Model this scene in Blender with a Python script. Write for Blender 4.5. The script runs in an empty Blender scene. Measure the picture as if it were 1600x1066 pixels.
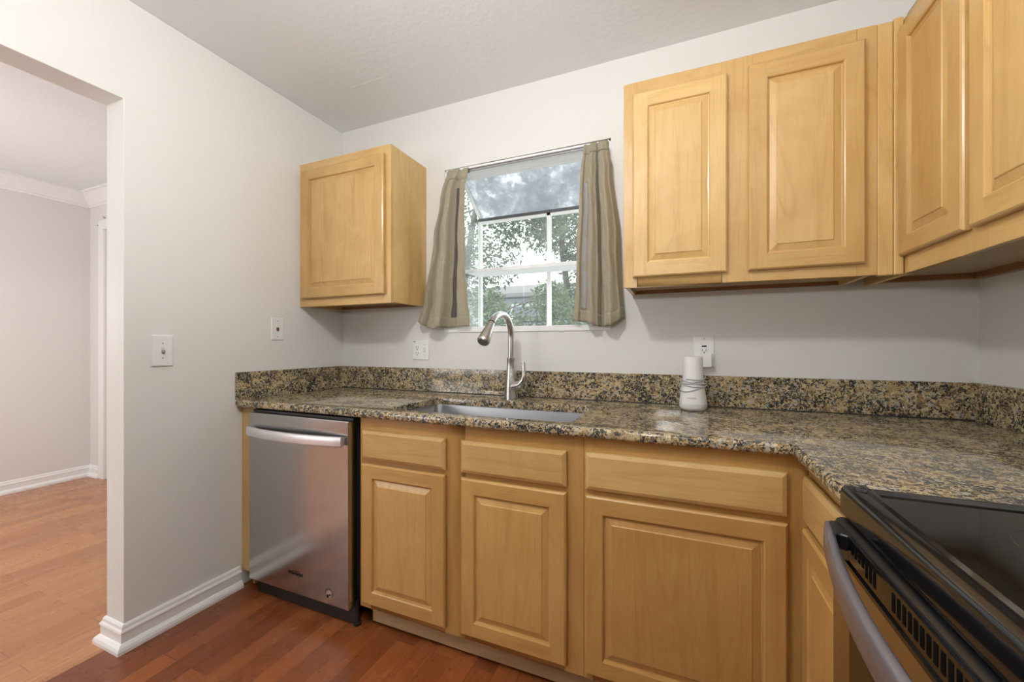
import bpy, bmesh, math, random
from mathutils import Vector, Matrix

C = bpy.context
S = C.scene
COL = S.collection
PI = math.pi
rnd = random.Random(7)

# ------------------------------------------------------------------ camera
cam_d = bpy.data.cameras.new('camera')
cam_d.sensor_fit = 'HORIZONTAL'
cam_d.sensor_width = 36.0
cam_d.lens = 629.25 / 1600 * 36.0
cam_d.shift_y = 5.81 / 1600
cam_d.clip_start = 0.02
cam_d.clip_end = 200
cam = bpy.data.objects.new('camera', cam_d)
cam.location = (1.9274, -1.8863, 1.1437)
cam.rotation_euler = (math.radians(90), 0, math.radians(22.7348))
COL.objects.link(cam)
S.camera = cam

# ------------------------------------------------------------------ world, exposure, lamps
S.view_settings.view_transform = 'Standard'
S.view_settings.look = 'None'
S.view_settings.gamma = 1
S.view_settings.use_curve_mapping = False
S.view_settings.exposure = -0.03
S.cycles.caustics_reflective = False

w = bpy.data.worlds.new('overcast_sky')
S.world = w
w.use_nodes = True
bg = w.node_tree.nodes['Background']
bg.inputs[0].default_value = (0.93, 0.97, 1.0, 1)
bg.inputs[1].default_value = 3.3


def lamp(name, kind, loc, watts, size=0.2, color=(1, 1, 1), rot=(0, 0, 0), sy=None):
    d = bpy.data.lights.new(name, kind)
    d.energy = watts
    d.color = color
    if kind == 'POINT':
        d.shadow_soft_size = size
    if kind == 'AREA':
        d.size = size
        if sy:
            d.shape = 'RECTANGLE'
            d.size_y = sy
    o = bpy.data.objects.new(name, d)
    o.location = loc
    o.rotation_euler = rot
    COL.objects.link(o)
    return o


# kitchen ceiling globe, two added fill lamps, the next room's lamp
lamp('kitchen_ceiling_lamp', 'POINT', (1.36, -1.62, 2.25), 36, 0.06, (1, 0.985, 0.965))
lamp('ceiling_fill_up', 'AREA', (1.75, -2.35, 1.45), 36, 0.35, (1, 0.995, 0.99), (math.radians(165), 0, 0))  # unseen area fill added to brighten the ceiling
lamp('next_room_area_fill', 'AREA', (-1.5, -4.25, 1.45), 42, 1.8, (1, 0.985, 0.985), (math.radians(90), 0, 0), sy=1.6)  # added area fill for even light, no window is built here
lamp('next_room_lamp', 'POINT', (-1.75, -1.6, 1.35), 27, 0.15, (1, 0.985, 0.98))
por = lamp('window_portal', 'AREA', (1.19, 0.40, 1.66), 1, 0.86, rot=(math.radians(-90), 0, 0), sy=0.85)
por.data.cycles.is_portal = True

# ------------------------------------------------------------------ node helpers


def mat(name):
    m = bpy.data.materials.new(name)
    m.use_nodes = True
    nt = m.node_tree
    return m, nt, nt.nodes['Principled BSDF']


def setp(b, **k):
    names = {'color': 'Base Color', 'rough': 'Roughness', 'metal': 'Metallic', 'coat': 'Coat Weight',
             'coatr': 'Coat Roughness', 'spec': 'Specular IOR Level', 'trans': 'Transmission Weight', 'ior': 'IOR',
             'aniso': 'Anisotropic', 'sheen': 'Sheen Weight', 'alpha': 'Alpha', 'sss': 'Subsurface Weight'}
    for a, v in k.items():
        if a == 'color':
            v = (*v, 1)
        b.inputs[names[a]].default_value = v


def node(nt, t, **k):
    n = nt.nodes.new(t)
    for a, v in k.items():
        if isinstance(a, str) and a in n.inputs:
            n.inputs[a].default_value = v
        else:
            setattr(n, a, v)
    return n


def lk(nt, a, ao, b, bi):
    nt.links.new(a.outputs[ao], b.inputs[bi])


def ramp(nt, stops):
    r = nt.nodes.new('ShaderNodeValToRGB')
    e = r.color_ramp.elements
    while len(e) < len(stops):
        e.new(0.5)
    for i, (p, c) in enumerate(stops):
        e[i].position = p
        e[i].color = (*c, 1)
    return r


def bump(nt, b, src, out, strength, dist):
    n = node(nt, 'ShaderNodeBump')
    n.inputs['Strength'].default_value = strength
    n.inputs['Distance'].default_value = dist
    lk(nt, src, out, n, 'Height')
    lk(nt, n, 'Normal', b, 'Normal')


def noise(nt, scale, detail=4, rough=.55, dist=0.0):
    n = nt.nodes.new('ShaderNodeTexNoise')
    n.inputs['Scale'].default_value = scale
    n.inputs['Detail'].default_value = detail
    n.inputs['Roughness'].default_value = rough
    n.inputs['Distortion'].default_value = dist
    return n


def mixc(nt, mode='MIX', fac=0.5):
    n = nt.nodes.new('ShaderNodeMix')
    n.data_type = 'RGBA'
    n.blend_type = mode
    n.inputs[0].default_value = fac
    return n


def plain(name, color, rough=.5, **k):
    m, nt, b = mat(name)
    setp(b, color=color, rough=rough, **k)
    # a very slight mottling keeps every surface procedural
    tc = node(nt, 'ShaderNodeTexCoord')
    n = noise(nt, 35, 3)
    lk(nt, tc, 'Object', n, 'Vector')
    mx = mixc(nt, 'MULTIPLY', .06)
    mx.inputs[6].default_value = (*color, 1)
    lk(nt, n, 'Fac', mx, 7)
    lk(nt, mx, 2, b, 'Base Color')
    return m


def paint(name, color, rough, scale, strength):
    m, nt, b = mat(name)
    setp(b, color=color, rough=rough, spec=.3)
    tc = node(nt, 'ShaderNodeTexCoord')
    n = noise(nt, scale, 3, .6)
    lk(nt, tc, 'Object', n, 'Vector')
    bump(nt, b, n, 'Fac', strength, .004)
    return m


def wood(name, axis, c0, c1, c2, rough=.33):
    """clear finished maple, grain along the given axis"""
    m, nt, b = mat(name)
    setp(b, rough=rough, spec=.45, coat=.25, coatr=.18)
    tc = node(nt, 'ShaderNodeTexCoord')
    oi = node(nt, 'ShaderNodeObjectInfo')
    add = node(nt, 'ShaderNodeVectorMath', operation='MULTIPLY_ADD')
    cmb = node(nt, 'ShaderNodeCombineXYZ')
    for i in range(3):
        lk(nt, oi, 'Random', cmb, i)
    add.inputs[1].default_value = (17, 23, 31)
    lk(nt, cmb, 0, add, 0)
    lk(nt, tc, 'Object', add, 2)
    mp = node(nt, 'ShaderNodeMapping')
    sc = [9.0, 9.0, 9.0]
    sc[axis] = .9
    mp.inputs['Scale'].default_value = sc
    lk(nt, add, 0, mp, 'Vector')
    n1 = noise(nt, 1.3, 6, .55, 1.2)
    lk(nt, mp, 0, n1, 'Vector')
    r1 = ramp(nt, [(.25, c1), (.5, c0), (.75, tuple((a + d) / 2 for a, d in zip(c0, c1)))])
    lk(nt, n1, 'Fac', r1, 0)
    # cathedral figure: thin darker lines
    n2 = noise(nt, .55, 2, .5, .6)
    lk(nt, mp, 0, n2, 'Vector')
    mul = node(nt, 'ShaderNodeMath', operation='MULTIPLY')
    mul.inputs[1].default_value = 14
    lk(nt, n2, 'Fac', mul, 0)
    fr = node(nt, 'ShaderNodeMath', operation='FRACT')
    lk(nt, mul, 0, fr, 0)
    r2 = ramp(nt, [(0, (.86, .80, .72)), (.10, (1, 1, 1)), (.9, (1, 1, 1)), (1, (.93, .90, .86))])
    lk(nt, fr, 0, r2, 0)
    mx = mixc(nt, 'MULTIPLY', .55)
    lk(nt, r1, 0, mx, 6)
    lk(nt, r2, 0, mx, 7)
    # fine pores and short dark flecks
    mp2 = node(nt, 'ShaderNodeMapping')
    sc = [160.0, 160.0, 160.0]
    sc[axis] = 7
    mp2.inputs['Scale'].default_value = sc
    lk(nt, add, 0, mp2, 'Vector')
    n3 = noise(nt, 1, 3, .6)
    lk(nt, mp2, 0, n3, 'Vector')
    r3 = ramp(nt, [(.28, tuple(x * .72 for x in (1, .93, .85))), (.42, (1, 1, 1))])
    lk(nt, n3, 'Fac', r3, 0)
    mx2 = mixc(nt, 'MULTIPLY', .38)
    lk(nt, mx, 2, mx2, 6)
    lk(nt, r3, 0, mx2, 7)
    # broad tone drift
    n4 = noise(nt, 4.5, 4, .6, .8)
    lk(nt, add, 0, n4, 'Vector')
    r4 = ramp(nt, [(.3, c2), (.7, (1, 1, 1))])
    lk(nt, n4, 'Fac', r4, 0)
    mx3 = mixc(nt, 'MULTIPLY', .75)
    lk(nt, mx2, 2, mx3, 6)
    lk(nt, r4, 0, mx3, 7)
    # every board has its own tone
    r5 = ramp(nt, [(0, (.90, .85, .78)), (.5, (1, .985, .96)), (1, (1.07, 1.07, 1.05))])
    lk(nt, oi, 'Random', r5, 0)
    mx4 = mixc(nt, 'MULTIPLY', 1.0)
    lk(nt, mx3, 2, mx4, 6)
    lk(nt, r5, 0, mx4, 7)
    lk(nt, mx4, 2, b, 'Base Color')
    return m


def floor_mat(name, c1, c2, dark):
    m, nt, b = mat(name)
    setp(b, rough=.26, spec=.5)
    tc = node(nt, 'ShaderNodeTexCoord')
    mp = node(nt, 'ShaderNodeMapping')
    mp.inputs['Rotation'].default_value = (0, 0, PI / 2)
    lk(nt, tc, 'Object', mp, 'Vector')
    br = node(nt, 'ShaderNodeTexBrick')
    br.offset = .37
    br.offset_frequency = 2
    br.squash = 1.0
    br.inputs['Color1'].default_value = (0, 0, 0, 1)
    br.inputs['Color2'].default_value = (1, 1, 1, 1)
    br.inputs['Mortar'].default_value = (.5, .5, .5, 1)
    br.inputs['Scale'].default_value = 1
    br.inputs['Mortar Size'].default_value = .0006
    br.inputs['Mortar Smooth'].default_value = 0
    br.inputs['Bias'].default_value = 0
    br.inputs['Brick Width'].default_value = .62
    br.inputs['Row Height'].default_value = .083
    lk(nt, mp, 0, br, 'Vector')
    mid = tuple((a + d) / 2 for a, d in zip(c1, c2))
    r = ramp(nt, [(0, c1), (.5, mid), (1, c2)])
    lk(nt, br, 'Color', r, 0)
    mp2 = node(nt, 'ShaderNodeMapping')
    mp2.inputs['Scale'].default_value = (75, 3.0, 1)
    lk(nt, tc, 'Object', mp2, 'Vector')
    addv = node(nt, 'ShaderNodeVectorMath', operation='MULTIPLY_ADD')
    addv.inputs[1].default_value = (9, 13, 5)
    lk(nt, br, 'Color', addv, 0)
    lk(nt, mp2, 0, addv, 2)
    n = noise(nt, 1, 6, .6, .3)
    lk(nt, addv, 0, n, 'Vector')
    r2 = ramp(nt, [(.25, (.62, .52, .48)), (.55, (1, 1, 1)), (.8, (.86, .82, .8))])
    lk(nt, n, 'Fac', r2, 0)
    mx = mixc(nt, 'MULTIPLY', .75)
    lk(nt, r, 0, mx, 6)
    lk(nt, r2, 0, mx, 7)
    mx2 = mixc(nt, 'MIX', 0)
    lk(nt, br, 'Fac', mx2, 0)
    lk(nt, mx, 2, mx2, 6)
    mx2.inputs[7].default_value = (*dark, 1)
    # a few pale scuffs
    ns = noise(nt, 9, 5, .7, .5)
    lk(nt, tc, 'Object', ns, 'Vector')
    rs = ramp(nt, [(.70, (0, 0, 0)), (.80, (1, 1, 1))])
    lk(nt, ns, 'Fac', rs, 0)
    sf = node(nt, 'ShaderNodeMath', operation='MULTIPLY')
    sf.inputs[1].default_value = .25
    lk(nt, rs, 0, sf, 0)
    mx3 = mixc(nt, 'MIX', 0)
    lk(nt, sf, 0, mx3, 0)
    lk(nt, mx2, 2, mx3, 6)
    mx3.inputs[7].default_value = (.45, .30, .2, 1)
    lk(nt, mx3, 2, b, 'Base Color')
    rr = ramp(nt, [(.3, (.2, .2, .2)), (.7, (.36, .36, .36))])
    n5 = noise(nt, 6, 4)
    lk(nt, tc, 'Object', n5, 'Vector')
    lk(nt, n5, 'Fac', rr, 0)
    lk(nt, rr, 0, b, 'Roughness')
    return m


def granite_mat():
    m, nt, b = mat('granite')
    setp(b, rough=.07, spec=.55)
    tc = node(nt, 'ShaderNodeTexCoord')
    # warp
    wn = noise(nt, 60, 3)
    lk(nt, tc, 'Object', wn, 'Vector')
    wm = node(nt, 'ShaderNodeVectorMath', operation='MULTIPLY_ADD')
    wm.inputs[1].default_value = (.016, .016, .016)
    lk(nt, wn, 'Color', wm, 0)
    lk(nt, tc, 'Object', wm, 2)
    v = node(nt, 'ShaderNodeTexVoronoi')
    v.inputs['Scale'].default_value = 95
    lk(nt, wm, 0, v, 'Vector')
    sep = node(nt, 'ShaderNodeSeparateColor')
    lk(nt, v, 'Color', sep, 0)
    r = ramp(nt, [(0, (.56, .46, .275)), (.22, (.46, .35, .19)), (.44, (.61, .51, .33)), (.60, (.33, .235, .12)),
                  (.72, (.48, .45, .39)), (.85, (.19, .165, .12)), (.92, (.085, .085, .08))])
    r.color_ramp.interpolation = 'CONSTANT'
    lk(nt, sep, 0, r, 0)
    # mottling inside the feldspar
    n1 = noise(nt, 260, 4, .65)
    lk(nt, tc, 'Object', n1, 'Vector')
    r1 = ramp(nt, [(.3, (.62, .58, .52)), (.6, (1.05, 1.02, 1.0))])
    lk(nt, n1, 'Fac', r1, 0)
    mx = mixc(nt, 'MULTIPLY', .9)
    lk(nt, r, 0, mx, 6)
    lk(nt, r1, 0, mx, 7)
    # black and grey mica clusters
    n2 = noise(nt, 115, 3, .62, 1.2)
    lk(nt, tc, 'Object', n2, 'Vector')
    n3 = noise(nt, 15, 2, .5)
    lk(nt, tc, 'Object', n3, 'Vector')
    ad = node(nt, 'ShaderNodeMath', operation='MULTIPLY_ADD')
    ad.inputs[1].default_value = .35
    lk(nt, n3, 'Fac', ad, 0)
    lk(nt, n2, 'Fac', ad, 2)
    r2 = ramp(nt, [(.685, (0, 0, 0)), (.71, (1, 1, 1))])
    lk(nt, ad, 0, r2, 0)
    v2 = node(nt, 'ShaderNodeTexVoronoi')
    v2.inputs['Scale'].default_value = 260
    lk(nt, tc, 'Object', v2, 'Vector')
    sep2 = node(nt, 'ShaderNodeSeparateColor')
    lk(nt, v2, 'Color', sep2, 0)
    r3 = ramp(nt, [(0, (.018, .018, .016)), (.5, (.04, .038, .033)), (.78, (.11, .115, .105)), (.92, (.26, .265, .25))])
    r3.color_ramp.interpolation = 'CONSTANT'
    lk(nt, sep2, 0, r3, 0)
    mx2 = mixc(nt, 'MIX')
    lk(nt, r2, 0, mx2, 0)
    lk(nt, mx, 2, mx2, 6)
    lk(nt, r3, 0, mx2, 7)
    lk(nt, mx2, 2, b, 'Base Color')
    return m


def steel_mat(name, color, rough, axis=0, aniso=.5):
    m, nt, b = mat(name)
    setp(b, color=color, rough=rough, metal=1.0, aniso=aniso)
    tc = node(nt, 'ShaderNodeTexCoord')
    mp = node(nt, 'ShaderNodeMapping')
    sc = [900.0, 900.0, 900.0]
    sc[axis] = 6
    mp.inputs['Scale'].default_value = sc
    lk(nt, tc, 'Object', mp, 'Vector')
    n = noise(nt, 1, 2)
    lk(nt, mp, 0, n, 'Vector')
    r = ramp(nt, [(0, (rough * .8,) * 3), (1, (rough * 1.2,) * 3)])
    lk(nt, n, 'Fac', r, 0)
    lk(nt, r, 0, b, 'Roughness')
    return m


def fabric_mat(name, color):
    m, nt, b = mat(name)
    setp(b, rough=.85, sheen=.2, spec=.2)
    tc = node(nt, 'ShaderNodeTexCoord')
    a = node(nt, 'ShaderNodeMapping')
    a.inputs['Scale'].default_value = (40, 40, 900)
    lk(nt, tc, 'Object', a, 'Vector')
    n1 = noise(nt, 1, 2)
    lk(nt, a, 0, n1, 'Vector')
    a2 = node(nt, 'ShaderNodeMapping')
    a2.inputs['Scale'].default_value = (900, 900, 30)
    lk(nt, tc, 'Object', a2, 'Vector')
    n2 = noise(nt, 1, 2)
    lk(nt, a2, 0, n2, 'Vector')
    ad = node(nt, 'ShaderNodeMath', operation='ADD')
    lk(nt, n1, 'Fac', ad, 0)
    lk(nt, n2, 'Fac', ad, 1)
    r = ramp(nt, [(.7, tuple(c * .8 for c in color)), (1.0, color), (1.3, tuple(min(1, c * 1.12) for c in color))])
    md = node(nt, 'ShaderNodeMath', operation='MULTIPLY')
    md.inputs[1].default_value = .75
    lk(nt, ad, 0, md, 0)
    lk(nt, md, 0, r, 0)
    lk(nt, r, 0, b, 'Base Color')
    bump(nt, b, ad, 0, .35, .001)
    # a little daylight comes through the cloth
    tr = node(nt, 'ShaderNodeBsdfTranslucent')
    lk(nt, r, 0, tr, 'Color')
    ms = node(nt, 'ShaderNodeMixShader')
    ms.inputs[0].default_value = .12
    lk(nt, b, 0, ms, 1)
    lk(nt, tr, 0, ms, 2)
    lk(nt, ms, 0, nt.nodes['Material Output'], 'Surface')
    return m


def glass_mat(name, dirt=0.0):
    m, nt, b = mat(name)
    out = nt.nodes['Material Output']
    tr = node(nt, 'ShaderNodeBsdfTransparent')
    tr.inputs[0].default_value = (.96, .98, .97, 1)
    gl = node(nt, 'ShaderNodeBsdfGlossy')
    gl.inputs['Roughness'].default_value = .02
    fr = node(nt, 'ShaderNodeFresnel')
    fr.inputs[0].default_value = 1.45
    geo = node(nt, 'ShaderNodeNewGeometry')
    inv = node(nt, 'ShaderNodeMath', operation='SUBTRACT')
    inv.inputs[0].default_value = 1
    lk(nt, geo, 'Backfacing', inv, 1)
    fm = node(nt, 'ShaderNodeMath', operation='MULTIPLY')
    lk(nt, fr, 0, fm, 0)
    lk(nt, inv, 0, fm, 1)
    ms = node(nt, 'ShaderNodeMixShader')
    lk(nt, fm, 0, ms, 0)
    lk(nt, tr, 0, ms, 1)
    lk(nt, gl, 0, ms, 2)
    last = ms
    if dirt:
        tc = node(nt, 'ShaderNodeTexCoord')
        n = noise(nt, 5, 4, .55, .1)
        lk(nt, tc, 'Object', n, 'Vector')
        r = ramp(nt, [(.32, (min(1, dirt * 1.15),) * 3), (.50, (dirt,) * 3), (.70, (dirt * .8,) * 3)])
        lk(nt, n, 'Fac', r, 0)
        d = node(nt, 'ShaderNodeBsdfTranslucent')
        na = noise(nt, 4.5, 5, .6, .3)
        lk(nt, tc, 'Object', na, 'Vector')
        nb = noise(nt, 26, 4, .65, .5)
        lk(nt, tc, 'Object', nb, 'Vector')
        mm = node(nt, 'ShaderNodeMath', operation='MULTIPLY_ADD')
        mm.inputs[1].default_value = .55
        lk(nt, nb, 'Fac', mm, 0)
        lk(nt, na, 'Fac', mm, 2)
        rc_ = ramp(nt, [(.66, (.36, .375, .40)), (.80, (.46, .48, .50)), (.90, (.80, .82, .84)), (1.0, (.9, .92, .93))])
        lk(nt, mm, 0, rc_, 0)
        lk(nt, rc_, 0, d, 0)
        df = node(nt, 'ShaderNodeBsdfDiffuse')
        df.inputs[0].default_value = (.5, .53, .56, 1)
        m1 = node(nt, 'ShaderNodeMixShader')
        m1.inputs[0].default_value = .35
        lk(nt, d, 0, m1, 1)
        lk(nt, df, 0, m1, 2)
        m2 = node(nt, 'ShaderNodeMixShader')
        lk(nt, r, 0, m2, 0)
        lk(nt, ms, 0, m2, 1)
        lk(nt, m1, 0, m2, 2)
        last = m2
    lk(nt, last, 0, out, 'Surface')
    return m


def leaf_mat(name, c0, c1):
    m, nt, b = mat(name)
    setp(b, rough=.5, spec=.4)
    tc = node(nt, 'ShaderNodeTexCoord')
    n = noise(nt, 5, 4, .6)
    lk(nt, tc, 'Object', n, 'Vector')
    r = ramp(nt, [(.35, c0), (.65, c1)])
    lk(nt, n, 'Fac', r, 0)
    lk(nt, r, 0, b, 'Base Color')
    tr = node(nt, 'ShaderNodeBsdfTranslucent')
    lk(nt, r, 0, tr, 'Color')
    ms = node(nt, 'ShaderNodeMixShader')
    ms.inputs[0].default_value = .4
    lk(nt, b, 0, ms, 1)
    lk(nt, tr, 0, ms, 2)
    lk(nt, ms, 0, nt.nodes['Material Output'], 'Surface')
    return m


M = {}
M['wall'] = paint('wall_paint', (.755, .75, .722), .6, 260, .08)
M['wall_fill_blocker'] = paint('fill_blocker_dark', (.20, .185, .17), .6, 260, .08)  # dark so the added rear partition soaks up fill light
M['wall2'] = paint('wall_paint_next_room', (.74, .72, .705), .6, 260, .08)
M['ceiling'] = paint('ceiling_paint', (.80, .82, .84), .8, 38, .35)
M['trim'] = plain('white_trim', (.86, .86, .85), .35)
MC0, MC1, MC2 = (.640, .440, .185), (.545, .345, .122), (.83, .75, .64)
M['wx'] = wood('maple_grain_x', 0, MC0, MC1, MC2)
M['wy'] = wood('maple_grain_y', 1, MC0, MC1, MC2)
M['wz'] = wood('maple_grain_z', 2, MC0, MC1, MC2)
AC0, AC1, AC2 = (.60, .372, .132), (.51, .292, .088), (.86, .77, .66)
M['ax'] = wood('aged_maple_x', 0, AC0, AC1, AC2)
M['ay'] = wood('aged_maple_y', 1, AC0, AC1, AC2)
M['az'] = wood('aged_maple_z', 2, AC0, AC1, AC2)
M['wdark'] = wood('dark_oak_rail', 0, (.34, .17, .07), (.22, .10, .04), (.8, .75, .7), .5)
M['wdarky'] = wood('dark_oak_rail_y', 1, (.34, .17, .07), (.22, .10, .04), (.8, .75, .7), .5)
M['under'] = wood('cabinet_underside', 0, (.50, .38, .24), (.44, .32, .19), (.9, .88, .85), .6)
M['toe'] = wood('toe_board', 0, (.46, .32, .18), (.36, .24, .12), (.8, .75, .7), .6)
M['floor'] = floor_mat('cherry_planks', (.19, .050, .014), (.33, .100, .030), (.05, .018, .008))
M['floor2'] = floor_mat('light_cherry_planks', (.42, .180, .078), (.53, .25, .115), (.12, .05, .02))
M['granite'] = granite_mat()
M['steel'] = steel_mat('brushed_steel', (.52, .52, .52), .19, 0)
M['steelh'] = plain('satin_steel_handle', (.80, .79, .81), .34, metal=.75)
M['steelsink'] = steel_mat('sink_steel', (.40, .42, .44), .34, 0)
M['nickel'] = steel_mat('brushed_nickel', (.58, .565, .545), .27, 2, .3)
M['nickeld'] = steel_mat('dark_nickel', (.30, .29, .27), .35, 2, .2)
M['hgrey'] = plain('grey_range_handle', (.21, .195, .225), .27, metal=.5)
M['rangesteel'] = steel_mat('range_steel', (.50, .46, .44), .22, 1)
M['black'] = plain('black_plastic', (.012, .012, .012), .45)
M['blackg'] = plain('black_enamel', (.008, .008, .009), .08, spec=.6)
M['blackm'] = plain('black_satin', (.010, .010, .012), .28)
M['glass_top'] = plain('ceramic_glass', (.010, .009, .008), .05, spec=.55)
M['ring'] = plain('printed_burner_ring', (.035, .033, .03), .12)
M['white'] = plain('white_plastic', (.84, .84, .83), .3)
M['whitec'] = plain('grey_cable', (.46, .47, .49), .4)
M['greyt'] = plain('grey_print', (.30, .30, .30), .5)
M['darkhole'] = plain('dark_slot', (.006, .006, .006), .9, spec=.05)
M['brown'] = plain('brown_jack', (.20, .06, .025), .4)
M['band'] = plain('pale_band', (.66, .67, .70), .3)
M['rod'] = plain('grey_rod', (.42, .43, .45), .35, metal=.6)
M['cloth'] = fabric_mat('khaki_cloth', (.47, .415, .30))
M['lining'] = fabric_mat('curtain_lining', (.50, .48, .46))
M['lining_shade'] = fabric_mat('shaded_lining', (.16, .14, .13))  # darker copy of the lining, fold shade painted into the colour
M['pane'] = glass_mat('window_glass', .07)
M['pane_dirty'] = glass_mat('dusty_roof_glass', .80)
M['alu'] = plain('white_aluminium', (.90, .90, .90), .35)
M['gasket'] = plain('dark_gasket', (.08, .085, .09), .5)
M['leafa'] = leaf_mat('leaf_dark', (.10, .135, .085), (.23, .275, .18))
M['leafb'] = leaf_mat('leaf_pale', (.11, .16, .085), (.24, .30, .16))
M['bark'] = plain('bark', (.16, .13, .11), .9)
M['siding'] = plain('grey_siding', (.42, .46, .50), .7)
M['siding_glass'] = plain('distant_window_glass', (.20, .23, .26), .1)
M['roof'] = plain('roof_shingle', (.20, .19, .19), .9)
M['bounce_ground'] = plain('pale_bounce_ground', (.46, .46, .43), .95)  # ground made pale to bounce light up to the window frame
M['sticker'] = plain('silver_sticker', (.72, .62, .58), .2, metal=.7)
M['hinge'] = plain('grey_hook', (.22, .21, .2), .5)

# ------------------------------------------------------------------ object helpers


class MB:
    def __init__(self):
        self.v = []
        self.f = []
        self.fm = []

    def vert(self, p):
        self.v.append(tuple(p))
        return len(self.v) - 1

    def face(self, pts, m=0):
        self.f.append([self.vert(p) for p in pts])
        self.fm.append(m)

    def facei(self, idx, m=0):
        self.f.append(list(idx))
        self.fm.append(m)

    def box(self, x0, x1, y0, y1, z0, z1, m=0):
        x0, x1 = sorted((x0, x1))
        y0, y1 = sorted((y0, y1))
        z0, z1 = sorted((z0, z1))
        i = [self.vert(p) for p in ((x0, y0, z0), (x1, y0, z0), (x1, y1, z0), (x0, y1, z0),
                                    (x0, y0, z1), (x1, y0, z1), (x1, y1, z1), (x0, y1, z1))]
        for q in ((0, 3, 2, 1), (4, 5, 6, 7), (0, 1, 5, 4), (1, 2, 6, 5), (2, 3, 7, 6), (3, 0, 4, 7)):
            self.facei([i[k] for k in q], m)
        return self

    def loft(self, rings, m=0, cap0=True, cap1=True, closed=True):
        ids = [[self.vert(p) for p in r] for r in rings]
        n = len(ids[0])
        for a, b in zip(ids, ids[1:]):
            for k in range(n if closed else n - 1):
                self.facei((a[k], a[(k + 1) % n], b[(k + 1) % n], b[k]), m)
        if cap0:
            self.facei(ids[0][::-1], m)
        if cap1:
            self.facei(ids[-1], m)
        return self

    def tube(self, pts, rad, m=0, n=12, caps=True):
        pts = [Vector(p) for p in pts]
        if not hasattr(rad, '__len__'):
            rad = [rad] * len(pts)
        rings = []
        up = None
        for i, p in enumerate(pts):
            a = pts[max(0, i - 1)]
            b = pts[min(len(pts) - 1, i + 1)]
            t = (b - a).normalized()
            if up is None:
                up = Vector((0, 0, 1)) if abs(t.z) < .9 else Vector((1, 0, 0))
            u = (up - t * up.dot(t)).normalized()
            up = u
            v = t.cross(u)
            rings.append([p + (u * math.cos(2 * PI * k / n) + v * math.sin(2 * PI * k / n)) * rad[i] for k in range(n)])
        return self.loft(rings, m, caps, caps)

    def lathe(self, prof, c, m=0, n=32, caps=True):
        c = Vector(c)
        rings = [[c + Vector((r * math.cos(2 * PI * k / n), r * math.sin(2 * PI * k / n), z)) for k in range(n)] for r, z in prof]
        return self.loft(rings, m, caps, caps)

    def prism(self, prof, axis, a0, a1, m=0):
        """extrude a closed 2-D profile along an axis (0 x, 1 y, 2 z)"""
        def pt(p, a):
            q = list(p)
            q.insert(axis, a)
            return tuple(q)
        return self.loft([[pt(p, a0) for p in prof], [pt(p, a1) for p in prof]], m)

    def build(self, name, mats, parent=None, bevel=0, seg=2, smooth=False, solid=0, subd=0, angle=35):
        base = Vector((0, 0, 0))
        if parent is not None:
            q = parent
            while q is not None:
                base += q.location
                q = q.parent
        me = bpy.data.meshes.new(name)
        me.from_pydata([tuple(Vector(p) - base) for p in self.v], [], self.f)
        if not isinstance(mats, (list, tuple)):
            mats = [mats]
        for mm in mats:
            me.materials.append(M[mm] if isinstance(mm, str) else mm)
        for p, k in zip(me.polygons, self.fm):
            p.material_index = k
        bm = bmesh.new()
        bm.from_mesh(me)
        bmesh.ops.remove_doubles(bm, verts=bm.verts, dist=1e-6)
        bmesh.ops.recalc_face_normals(bm, faces=bm.faces)
        bm.to_mesh(me)
        bm.free()
        o = bpy.data.objects.new(name, me)
        COL.objects.link(o)
        if parent is not None:
            o.parent = parent
        if solid:
            md = o.modifiers.new('thickness', 'SOLIDIFY')
            md.thickness = solid
            md.offset = 0
        if bevel:
            md = o.modifiers.new('bevel', 'BEVEL')
            md.width = bevel
            md.segments = seg
            md.limit_method = 'ANGLE'
            md.angle_limit = math.radians(angle)
            md.harden_normals = True
            smooth = True
        if subd:
            md = o.modifiers.new('subd', 'SUBSURF')
            md.levels = subd
            md.render_levels = subd
        if smooth:
            for p in me.polygons:
                p.use_smooth = True
            if not bevel and smooth != 'all':
                try:
                    me.set_sharp_from_angle(angle=math.radians(40))
                except Exception:
                    pass
        return o


def thing(name, loc, label, cat, group=None):
    o = bpy.data.objects.new(name, None)
    o.empty_display_size = .1
    COL.objects.link(o)
    o.location = loc
    o['label'] = label
    o['category'] = cat
    if group:
        o['group'] = group
    return o


def tag(o, label, cat, group=None):
    o['label'] = label
    o['category'] = cat
    if group:
        o['group'] = group
    return o


def struct(o, label, cat):
    o['kind'] = 'structure'
    o['label'] = label
    o['category'] = cat
    return o


def text(name, body, size, mtx, m, parent, depth=.0004):
    cu = bpy.data.curves.new(name, 'FONT')
    cu.body = body
    cu.size = size
    cu.extrude = depth
    cu.align_x = 'CENTER'
    cu.align_y = 'CENTER'
    t = bpy.data.objects.new(name, cu)
    COL.objects.link(t)
    dg = C.evaluated_depsgraph_get()
    me = bpy.data.meshes.new_from_object(t.evaluated_get(dg))
    bpy.data.objects.remove(t)
    base = Vector((0, 0, 0))
    q = parent
    while q is not None:
        base += q.location
        q = q.parent
    me.transform(Matrix.Translation(-base) @ mtx)
    me.materials.clear()
    me.materials.append(M[m])
    o = bpy.data.objects.new(name, me)
    COL.objects.link(o)
    o.parent = parent
    return o


FACE_S = Matrix(((1, 0, 0, 0), (0, 0, -1, 0), (0, 1, 0, 0), (0, 0, 0, 1)))   # text that faces -y

# ------------------------------------------------------------------ room shell
H = 2.45
W = 2.868
YJ = -1.056      # where the doorway's jamb stands
OH = 2.067       # doorway height
WX0, WX1, WZ0, WZ1 = .737, 1.632, 1.232, 2.096
YB = -4.3
LX = -2.844
LY = -.06

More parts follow.
